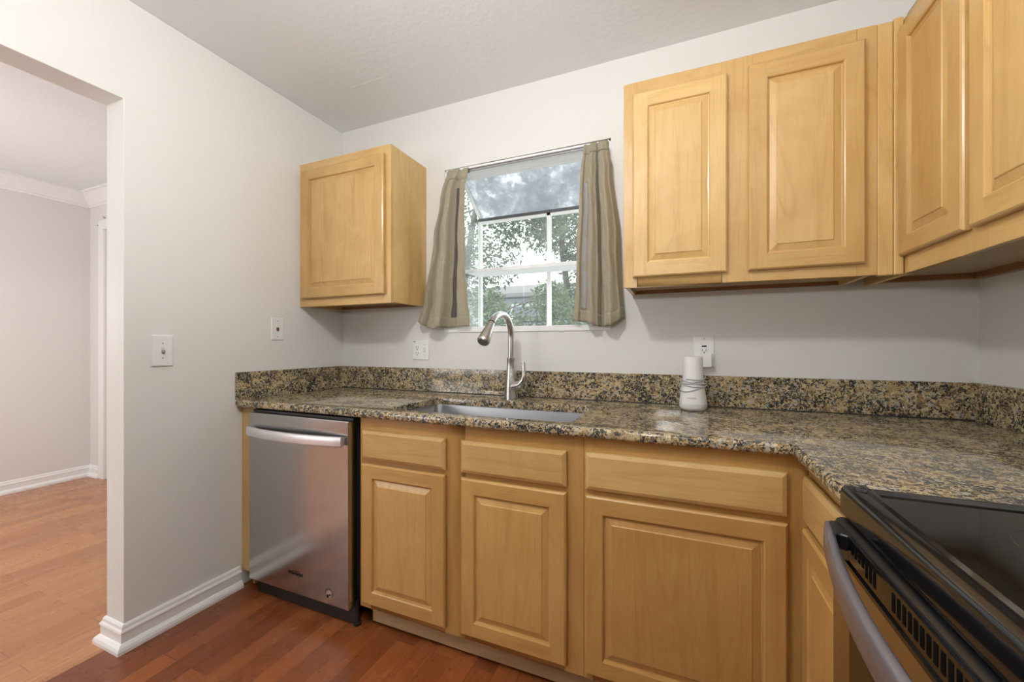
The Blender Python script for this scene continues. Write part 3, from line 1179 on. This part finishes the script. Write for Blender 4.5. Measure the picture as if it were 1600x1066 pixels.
def upper_box(t, x0, x1, z0, z1, stile_l, stile_r, openings, mid=None):
    c = MB()
    c.box(x0, x0 + .016, UF + .0195, -.001, z0 + .004, z1, 0)
    c.box(x1 - .016, x1, UF + .0195, -.001, z0 + .004, z1, 0)
    c.box(x0 + .016, x1 - .016, UF + .0195, -.001, z1 - .016, z1, 1)
    c.box(x0 + .016, x1 - .016, -.007, -.001, z0 + .03, z1 - .016, 0)
    c.build('carcass', ['wz', 'wx'], t, bevel=.001, seg=1)
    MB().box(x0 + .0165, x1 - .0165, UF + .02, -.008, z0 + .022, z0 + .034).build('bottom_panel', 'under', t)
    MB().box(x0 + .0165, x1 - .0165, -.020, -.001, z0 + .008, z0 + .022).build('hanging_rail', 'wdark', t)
    f = MB()
    f.box(x0, x0 + stile_l, UF, UF + .019, z0, z1, 0)
    f.box(x1 - stile_r, x1, UF, UF + .019, z0, z1, 0)
    xs = [x0 + stile_l, x1 - stile_r]
    if mid:
        f.box(mid[0], mid[1], UF, UF + .019, z0, z1, 0)
        segs = [(xs[0], mid[0]), (mid[1], xs[1])]
    else:
        segs = [tuple(xs)]
    for a, c2 in segs:
        f.box(a, c2, UF, UF + .019, z0, z0 + .045, 1)
        f.box(a, c2, UF, UF + .019, z1 - .05, z1, 1)
    f.build('face_frame', ['wz', 'wx'], t, bevel=.0012, seg=1)
    for x0_, x1_, z0_, z1_ in openings:
        panel_door(t, 'x', x0_, x1_, z0_, z1_, UD)


t = thing('upper_cabinet', (.31, UF, 1.350), 'small single-door maple wall cabinet in the left corner', 'cabinet')
upper_box(t, .0008, .620, 1.350, 2.128, .05, .05, [(.028, .588, 1.392, 2.083)])
t = thing('upper_cabinet', (2.11, UF, 1.361), 'two-door maple wall cabinet to the right of the window', 'cabinet')
upper_box(t, 1.726, 2.489, 1.361, 2.137, .05, .05, [(1.760, 2.076, 1.396, 2.085), (2.140, 2.456, 1.396, 2.092)], (2.06, 2.155))
b = MB()
b.box(2.4895, 2.528, UF + .0, UF + .019, 1.358, 2.137, 0)
b.box(2.5285, 2.552, UF - .003, UF + .016, 1.358, 2.142, 0)
tag(b.build('corner_filler', 'wz', bevel=.0035, seg=3), 'vertical maple filler strip in the inside corner between the upper cabinets', 'panel')

# right wall cabinet: face plane x, doors facing left
RF, RD = 2.555, 2.535
ry_a, ry_b = -.985, -.001
z0, z1 = 1.360, 2.137
t = thing('upper_cabinet', (RF, -.5, z0), 'maple wall cabinet with two doors on the right wall, nearest the camera', 'cabinet')
c = MB()
c.box(RF + .0195, W - .001, ry_a, ry_a + .016, z0 + .004, z1, 0).box(RF + .0195, W - .001, ry_b - .016, ry_b, z0 + .008, z1, 0)
c.box(RF + .0195, W - .001, ry_a + .016, ry_b - .016, z1 - .016, z1, 1)
c.box(W - .007, W - .001, ry_a + .016, ry_b - .016, z0 + .03, z1 - .016, 0)
c.build('carcass', ['wz', 'wy'], t)
MB().box(RF + .02, W - .008, ry_a + .0165, ry_b - .0165, z0 + .026, z0 + .038).build('bottom_panel', 'under', t)
MB().box(W - .026, W - .001, ry_a + .0165, ry_b - .0165, z0 + .006, z0 + .026).build('hanging_rail', 'wdarky', t)
MB().box(RF + .04, W - .03, ry_b - .036, ry_b - .0165, z0 + .008, z0 + .026).build('end_rail', 'wdark', t)
f = MB()
for y0, y1 in ((-.315, ry_b), (-.655, -.575), (ry_a, ry_a + .045)):
    f.box(RF, RF + .019, y0, y1, z0, z1, 0)
for y0, y1 in ((-.575, -.315), (ry_a + .045, -.655)):
    f.box(RF, RF + .019, y0, y1, z0, z0 + .065, 1)
    f.box(RF, RF + .019, y0, y1, z1 - .05, z1, 1)
f.build('face_frame', ['wz', 'wy'], t, bevel=.001, seg=1)
panel_door(t, 'y', -.606, -.304, 1.412, 2.098, RD)
panel_door(t, 'y', -.955, -.628, 1.412, 2.098, RD)

# ------------------------------------------------------------------ range
RX, RY1, RY0 = 2.178, -1.038, -1.800
RT = .905
rg = thing('range', (2.5, -1.42, 0), 'black glass-top electric range with a grey bowed door handle', 'stove')
MB().box(2.20, W - .02, RY0 + .004, RY1 - .004, .10, .862).build('body', 'black', rg, bevel=.002)
# cooktop rim: rounded frame with raised lip
rim = MB()
prof = [(2.200, .857), (2.184, .8572), (2.1785, .860), (2.1780, .866), (2.1782, .895), (2.1796, .9005), (2.183, .9045), (2.190, .906), (2.203, .905),
        (2.207, .9085), (2.212, .9085), (2.216, .904), (2.216, .880), (2.216, .858)]
rim.prism([(x, z) for x, z in prof], 1, RY0, RY1)
for y0, y1 in ((RY1 - .030, RY1), (RY0, RY0 + .030)):
    s = 1 if y1 == RY1 else -1
    ye, yi = (y1, y0) if s == 1 else (y0, y1)
    pr_ = [(ye, .858), (ye, .899), (ye - s * .005, .9055), (ye - s * .016, .9055), (ye - s * .020, .9085), (ye - s * .025, .9085), (ye - s * .030, .904), (yi, .858)]
    rim.prism(pr_, 0, 2.190, W - .08)
rim.build('cooktop_frame', 'blackg', rg, smooth=True)
MB().box(2.2155, W - .08, RY0 + .029, RY1 - .029, .880, .9035).build('glass_top', 'glass_top', rg)
for i, (cx_, cy_, r_) in enumerate(((2.39, -1.225, .092), (2.39, -1.60, .11), (2.66, -1.225, .085), (2.66, -1.60, .09))):
    b = MB()
    for q in (r_, r_ * .62):
        n = 48
        for k in range(n):
            a0, a1 = 2 * PI * k / n, 2 * PI * (k + 1) / n
            b.face([(cx_ + (q + dd) * math.cos(a), cy_ + (q + dd) * math.sin(a), .9037) for dd, a in ((0, a0), (.0012, a0), (.0012, a1), (0, a1))])
    b.build('burner_ring', 'ring', rg)
# specks of dust on the glass are not built; backguard with controls stands at the wall
bgd = MB().prism([(W - .08, .88), (W - .02, .88), (W - .02, 1.12), (W - .055, 1.12)], 1, RY0, RY1).build('backguard', 'blackg', rg, bevel=.004)
for k in range(4):
    y = RY0 + .1 + k * .08 + (.3 if k > 1 else 0)
    MB().tube([(W - .072, y, 1.01), (W - .10, y, 1.015)], [.022, .019], n=20).build('knob', 'blackm', bgd, smooth=True)
# oven door
DX = 2.168
dpart = MB()
dpart.prism([(2.214, .20), (DX + .004, .20), (DX, .205), (DX, .843), (DX + .003, .850), (DX + .009, .853), (2.200, .853), (2.214, .848)], 1, RY0 + .006, RY1 - .006)
door = dpart.build('oven_door', 'blackm', rg, smooth=True)
MB().box(DX - .003, DX + .002, RY0 + .010, RY1 - .010, .21, .800).build('door_skin', 'rangesteel', door, bevel=.0015)
MB().box(DX - .0045, DX - .0025, RY0 + .075, RY1 - .085, .30, .735).build('door_glass', 'glass_top', door, bevel=.0008)
vp = MB()
vp.box(DX - .003, DX + .002, RY0 + .06, RY1 - .075, .806, .848, 0)
vp.box(DX - .006, DX - .002, RY0 + .055, RY1 - .070, .803, .809, 0)
ys = [-1.128 - .0125 * k for k in range(7)]
ys += [-1.255 - .0125 * k for k in range(24)]
ys += [-1.594 - .0125 * k for k in range(7)]
for i, y in enumerate(ys):
    short = i in (0, 1, 2, 3)
    vp.box(DX - .0036, DX + .001, y - .0068, y, .820 if not short else .828, .842, 1)
vp.build('vent_panel', ['blackg', 'darkhole'], door, bevel=.0)
# bowed handle
rings = []
NB = 32
for i in range(NB + 1):
    u = i / NB
    y = RY1 - .014 + (RY0 - RY1 + .028) * u
    s_ = math.sin(PI * u)
    x = 2.156 - .048 * s_ ** .95
    zc_ = .832
    h = .014 + .008 * min(1, s_ * 4)
    th = .005 + .0035 * min(1, s_ * 4)
    ring = []
    for k in range(18):
        a = 2 * PI * k / 18
        cx_, cz_ = math.cos(a), math.sin(a)
        ring.append((x + th * math.copysign(abs(cx_) ** .8, cx_), y, zc_ + h * math.copysign(abs(cz_) ** .7, cz_)))
    rings.append(ring)
hd = MB().loft(rings).build('handle', 'hgrey', door, smooth=True)
for ya, yb in ((RY1 - .012, RY1 - .075), (RY0 + .012, RY0 + .075)):
    s = 1 if yb < ya else -1
    b = MB()
    pr_ = [(DX + .004, ya), (2.158, ya), (2.155, ya - s * .012), (2.147, ya - s * .050), (2.150, ya - s * .058), (2.158, ya - s * .056), (DX + .004, ya - s * .066)]
    b.loft([[(x, y, .822) for x, y in pr_], [(x, y, .848) for x, y in pr_]])
    br_ = b.build('handle_bracket', 'blackm', door, bevel=.004, seg=3)
MB().box(DX + .004, 2.21, RY0 + .006, RY1 - .006, .03, .19).build('storage_drawer', 'rangesteel', rg, bevel=.003)
MB().box(2.24, W - .05, RY0 + .03, RY1 - .03, .0, .10).build('plinth', 'black', rg)

# ------------------------------------------------------------------ curtain rod and curtains
rod = thing('curtain_rod', (1.185, .018, 2.078), 'thin grey tension rod across the top of the window', 'rod')
b = MB()
b.tube([(.7495, .018, 2.078), (1.6195, .018, 2.078)], .006, n=14)
b.build('tube', 'rod', rod, smooth=True)
for x in (.7493, 1.6197):
    s = 1 if x < 1 else -1
    MB().tube([(x, .018, 2.078), (x + s * .012, .018, 2.078)], [.009, .0085], n=14).build('end_cap', 'gasket', rod, smooth=True)


def interp(tab, u):
    for (a, va), (b_, vb) in zip(tab, tab[1:]):
        if u <= b_:
            k = (u - a) / (b_ - a) if b_ > a else 0
            k = k * k * (3 - 2 * k)
            return va + (vb - va) * k
    return tab[-1][1]


def curtain(name, label, left, right, zbot, depth, header, seed):
    """left/right: x of the two edges against height; depth: how far the cloth stands out across its width"""
    r = random.Random(seed)
    t = thing(name, (left[0][1], -.02, 2.0), label, 'curtain', 'khaki cafe curtains')
    NS, NT = 96, 70
    ztop = 2.088

    def pos(s, k):
        zb = interp(zbot, s)
        z = ztop + (zb - ztop) * k
        xl, xr = interp(left, z_norm(z)), interp(right, z_norm(z))
        # cloth bunches toward folds
        x = xl + (xr - xl) * s
        grow = .28 + .72 * min(1, max(0, (ztop - z - .02) / .28)) ** .8
        # the header hugs the rod, below it the cloth clears the wall
        yb = .008 - .030 * min(1, max(0, (ztop - z) / .10))
        d = interp(depth, s) * grow
        if z > ztop - header:
            d *= .75
        wob = .0022 * math.sin(13 * z + 9 * s + seed) * min(1, k * 3) + .0016 * math.sin(41 * z + 31 * s) * min(1, k * 2)
        x += .0025 * math.sin(17 * z + 23 * s + seed) * k
        y = yb - d + wob
        # tucked line below the header
        tuck = math.exp(-((z - (ztop - header)) / .006) ** 2) * .006
        hem = math.exp(-((z - (zb + .055)) / .004) ** 2) * .0030
        return (x, y + tuck + hem, z)

    def z_norm(z):
        return (ztop - z) / (ztop - 1.23)
    b = MB()
    ids = [[b.vert(pos(i / NS, j / NT)) for i in range(NS + 1)] for j in range(NT + 1)]
    for j in range(NT):
        for i in range(NS):
            s = (i + .5) / NS
            b.facei((ids[j][i], ids[j][i + 1], ids[j + 1][i + 1], ids[j + 1][i]))
    o = b.build('cloth', 'cloth', t, smooth='all', solid=.0018)
    # stitched header and hem stand proud of the cloth
    for nm, lo, hi, off in (('header', -.001, header, .0022), ('hem', None, None, .0026)):
        hb_ = MB()
        rows = 5
        grid = []
        for j in range(rows + 1):
            row = []
            for i in range(NS + 1):
                s_ = i / NS
                zb = interp(zbot, s_)
                full = ztop - zb
                if lo is None:
                    k = 1 - .052 / full * (1 - j / rows) + (.002 if j == rows else 0)
                else:
                    k = (lo + (hi - lo) * j / rows) / full
                q = Vector(pos(s_, k))
                row.append(hb_.vert(q + Vector((0, -off, 0))))
            grid.append(row)
        for j in range(rows):
            for i in range(NS):
                hb_.facei((grid[j][i], grid[j][i + 1], grid[j + 1][i + 1], grid[j + 1][i]))
        hb_.build(nm, 'cloth', t, smooth='all', solid=.0022)
    # rod pocket behind the header
    pk = MB()
    pts = []
    zt_ = 2.078
    x0, x1 = interp(left, z_norm(zt_)) + .004, interp(right, z_norm(zt_)) - .004
    rings = []
    for i in range(13):
        x = x0 + (x1 - x0) * i / 12
        rings.append([(x, .018 + .0105 * math.cos(a), zt_ + .0105 * math.sin(a)) for a in [2 * PI * k / 12 for k in range(12)]])
    pk.loft(rings, 0, False, False)
    pk.build('rod_pocket', 'cloth', t, smooth='all', solid=.001)
    return t, pos


# x of the edges as a function of 0 (top) .. 1 (bottom)
cl, clpos = curtain('curtain', 'khaki pleated curtain on the left side of the window',
                    [(0, .757), (.09, .745), (.20, .730), (.45, .694), (.84, .628), (.90, .606), (1, .578)],
                    [(0, .884), (.3, .884), (.6, .892), (1, .912)],
                    [(0, 1.275), (.3, 1.235), (.47, 1.228), (.52, 1.236), (1, 1.240)],
                    [(0, .002), (.05, .030), (.13, .046), (.24, .016), (.30, .050), (.44, .074), (.555, .076), (.58, .060), (.592, -.004), (.735, -.006), (.745, .010), (.80, .022), (.90, .014), (1, .020)], .065, 1)
cr_, crpos = curtain('curtain', 'khaki pleated curtain on the right side of the window',
                     [(0, 1.505), (.3, 1.492), (.6, 1.480), (1, 1.468)],
                     [(0, 1.617), (.09, 1.628), (.16, 1.640), (.55, 1.676), (1, 1.694)],
                     [(0, 1.256), (.2, 1.250), (.55, 1.228), (.8, 1.232), (1, 1.264)],
                     [(0, .018), (.08, .024), (.105, .002), (.27, .000), (.29, .040), (.38, .064), (.50, .044), (.565, -.004), (.60, .004), (.64, .050), (.78, .070), (.92, .046), (1, .004)], .05, 2)
# lining strips between the folds, the left one with painted shade
for par, f_, s0_, s1_, k0, k1 in ((cl, clpos, .62, .715, .13, .985), (cr_, crpos, .115, .262, .22, .93)):
    b = MB()
    n = 40
    for j in range(n):
        ka, kb = k0 + (k1 - k0) * j / n, k0 + (k1 - k0) * (j + 1) / n
        P = [Vector(f_(s0_, ka)), Vector(f_(s1_, ka)), Vector(f_(s1_, kb)), Vector(f_(s0_, kb))]
        b.face([q + Vector((0, -.0022, 0)) for q in P])
    b.build('lining', 'lining_shade' if par is cl else 'lining', par, smooth='all', solid=.0008)['label'] = 'lining in the open fold, shade painted into its colour' if par is cl else 'pale lining'

# ------------------------------------------------------------------ wall plates


def plate(parent, ax, u0, u1, z0, z1, w0, m='white'):
    """wall plate standing out from the wall; ax 'x' on the window wall, 'y' on the left wall"""
    b = MB()
    sgn = -1 if ax == 'x' else 1

    def R(i, d):
        pts = []
        for u, z in ((u0 + i, z0 + i), (u1 - i, z0 + i), (u1 - i, z1 - i), (u0 + i, z1 - i)):
            pts.append((u, w0 + sgn * d, z) if ax == 'x' else (w0 + sgn * d, u, z))
        return pts
    b.loft([R(0, .0004), R(0, .003), R(.003, .0062)], 0)
    return b.build('plate', m, parent, bevel=.0008, seg=2)


def pbox(ax, u0, u1, z0, z1, d0, d1):
    b = MB()
    if ax == 'x':
        b.box(u0, u1, -d1, -d0, z0, z1)
    else:
        b.box(d0, d1, u0, u1, z0, z1)
    return b


def screw(parent, ax, u, z, r=.003):
    b = MB()
    p0, p1 = ((u, -.0060, z), (u, -.0072, z)) if ax == 'x' else ((.0060, u, z), (.0072, u, z))
    b.tube([p0, p1], [r, r * .8], n=12)
    b.build('screw', 'greyt', parent, smooth=True)


# toggle switch beside the doorway
sw = thing('light_switch', (.0, -.935, 1.12), 'white toggle switch plate beside the doorway on the left wall', 'switch')
plate(sw, 'y', -.973, -.898, 1.057, 1.182, 0)
pbox('y', -.941, -.929, 1.107, 1.133, .006, .0068).build('toggle_slot', 'band', sw)
tg = MB()
tg.loft([[(.0055, y, z) for y, z in ((-.940, 1.109), (-.930, 1.109), (-.930, 1.125), (-.940, 1.125))],
         [(.018, y, z) for y, z in ((-.9385, 1.112), (-.9315, 1.112), (-.9315, 1.120), (-.9385, 1.120))]])
tg.build('toggle', 'greyt', sw, bevel=.001)['label'] = 'grey toggle'
for z in (1.149, 1.090):
    screw(sw, 'y', -.935, z)

# phone jack
pj = thing('phone_jack', (.0, -.4345, 1.225), 'small white plate with a brown phone jack near the left upper cabinet', 'wall jack')
plate(pj, 'y', -.469, -.400, 1.167, 1.283, 0)
pbox('y', -.442, -.427, 1.216, 1.233, .0058, .0085).build('jack', 'brown', pj, bevel=.001)['label'] = 'brown jack'
pbox('y', -.437, -.432, 1.213, 1.217, .0058, .0088).build('jack_notch', 'darkhole', pj)
for z in (1.265, 1.185):
    screw(pj, 'y', -.4345, z)

# combined outlet and switch left of the window
o1 = thing('outlet', (.584, 0, 1.114), 'white double plate with outlet and switch below the left curtain', 'outlet')
plate(o1, 'x', .529, .640, 1.058, 1.171, 0)
rc = pbox('x', .549, .577, 1.078, 1.150, .0055, .0068).build('receptacle', 'white', o1, bevel=.001)
h = MB()
for zc_ in (1.130, 1.096):
    h.box(.5555, .5575, -.0072, -.0060, zc_ - .004, zc_ + .005)
    h.box(.5685, .5705, -.0072, -.0060, zc_ - .004, zc_ + .006)
    h.tube([(.563, -.0060, zc_ - .010), (.563, -.0072, zc_ - .010)], [.0026, .0026], n=10)
h.build('slots', 'darkhole', rc)
pbox('x', .606, .617, 1.102, 1.128, .0055, .0066).build('toggle_slot', 'band', o1)
tg = MB()
tg.loft([[(x, -.0055, z) for x, z in ((.6075, 1.104), (.6155, 1.104), (.6155, 1.118), (.6075, 1.118))],
         [(x, -.017, z) for x, z in ((.6085, 1.100), (.6145, 1.100), (.6145, 1.107), (.6085, 1.107))]])
tg.build('toggle', 'white', o1, bevel=.001)
for x, z in ((.6115, 1.144), (.6115, 1.085), (.563, 1.114)):
    screw(o1, 'x', x, z, .0028)
pbox('x', .537, .551, 1.158, 1.1625, .0060, .0066).build('print', 'darkhole', o1)

# tall outlet on the right with a charger plugged in
o2 = thing('outlet', (2.017, 0, 1.115), 'white outlet plate right of the window with a charger in it', 'outlet')
plate(o2, 'x', 1.978, 2.058, 1.050, 1.180, 0)
rc = pbox('x', 2.002, 2.035, 1.078, 1.152, .0055, .0072).build('receptacle', 'white', o2, bevel=.001)
h = MB()
h.box(2.009, 2.028, -.0080, -.0065, 1.134, 1.140)
h.box(2.0105, 2.0125, -.0080, -.0065, 1.116, 1.125).box(2.0245, 2.0265, -.0080, -.0065, 1.115, 1.126)
h.tube([(2.0185, -.0065, 1.111), (2.0185, -.0080, 1.111)], [.0028, .0028], n=10)
h.build('slots', 'darkhole', rc)
for z in (1.168, 1.062):
    screw(o2, 'x', 2.0185, z, .0028)
ad = thing('charger', (2.020, -.0085, 1.08), 'white plug-in charger block in the right outlet', 'charger')
MB().box(2.004, 2.046, -.042, -.0085, 1.050, 1.108).build('block', 'white', ad, bevel=.003, seg=3)
b = MB()
b.tube([(2.012, -.035, 1.056), (2.012, -.037, 1.03), (2.016, -.045, .985), (2.020, -.075, .965), (2.021, -.10, .966), (2.022, -.115, .968)], .0019, n=8)
b.build('cable', 'whitec', ad, smooth=True)

# ------------------------------------------------------------------ white alarm base station
BX, BY = 1.972, -.135
bs = thing('base_station', (BX, BY, CT), 'white tapered plastic base station with its cord wound round it', 'base station')
b = MB()
b.lathe([(.040, .0), (.046, .004), (.0505, .013), (.0515, .022)], (BX, BY, CT + .0005), n=40)
b.build('foot', 'white', bs, smooth=True)
MB().lathe([(.0515, .022), (.0512, .026), (.0505, .0285)], (BX, BY, CT + .0005), n=40).build('light_band', 'band', bs, smooth=True)
b = MB()
b.lathe([(.0505, .0285), (.049, .045), (.0455, .070), (.0415, .095), (.0385, .115), (.0368, .140), (.0360, .170), (.0355, .205), (.0345, .2105), (.031, .213)],
        (BX, BY, CT + .0005), n=40)
body = b.build('body', 'white', bs, smooth=True)


def rad(z):
    tab = [(.0285, .0505), (.045, .049), (.07, .0455), (.095, .0415), (.115, .0385), (.14, .0368), (.17, .036)]
    for (a, va), (c_, vb) in zip(tab, tab[1:]):
        if z <= c_:
            return va + (vb - va) * (z - a) / (c_ - a)
    return .036


pts = []
NT_ = 150
for i in range(NT_ + 1):
    u = i / NT_
    a = -2.2 + u * 2 * PI * 5.2
    z = .128 - .030 * u + .008 * math.sin(a * 1.0 + .6) + .004 * math.sin(2.3 * a)
    if u > .8:
        z -= .014 * math.sin((u - .8) / .2 * PI) + .004
    r_ = rad(z) + .003 + .0012 * math.sin(3.1 * a) ** 2 + (.006 * max(0, math.cos(a - .2)) ** 6)
    pts.append((BX + r_ * math.cos(a), BY + r_ * math.sin(a), CT + z))
MB().tube(pts, .0021, n=8).build('wound_cord', 'whitec', bs, smooth=True)
# small grey word on the front
zt_ = CT + .052
ang = math.atan2(-1.8863 - BY, 1.9274 - BX)
rt_ = rad(.052) + .0004
mt = Matrix.Translation((BX + rt_ * math.cos(-PI / 2 - .12), BY + rt_ * math.sin(-PI / 2 - .12), zt_)) @ Matrix.Rotation(-.12, 4, 'Z') @ Matrix.Rotation(math.radians(-9), 4, 'X') @ FACE_S
text('lettering', 'SimpliSafe', .0075, mt, 'greyt', bs, .0003)
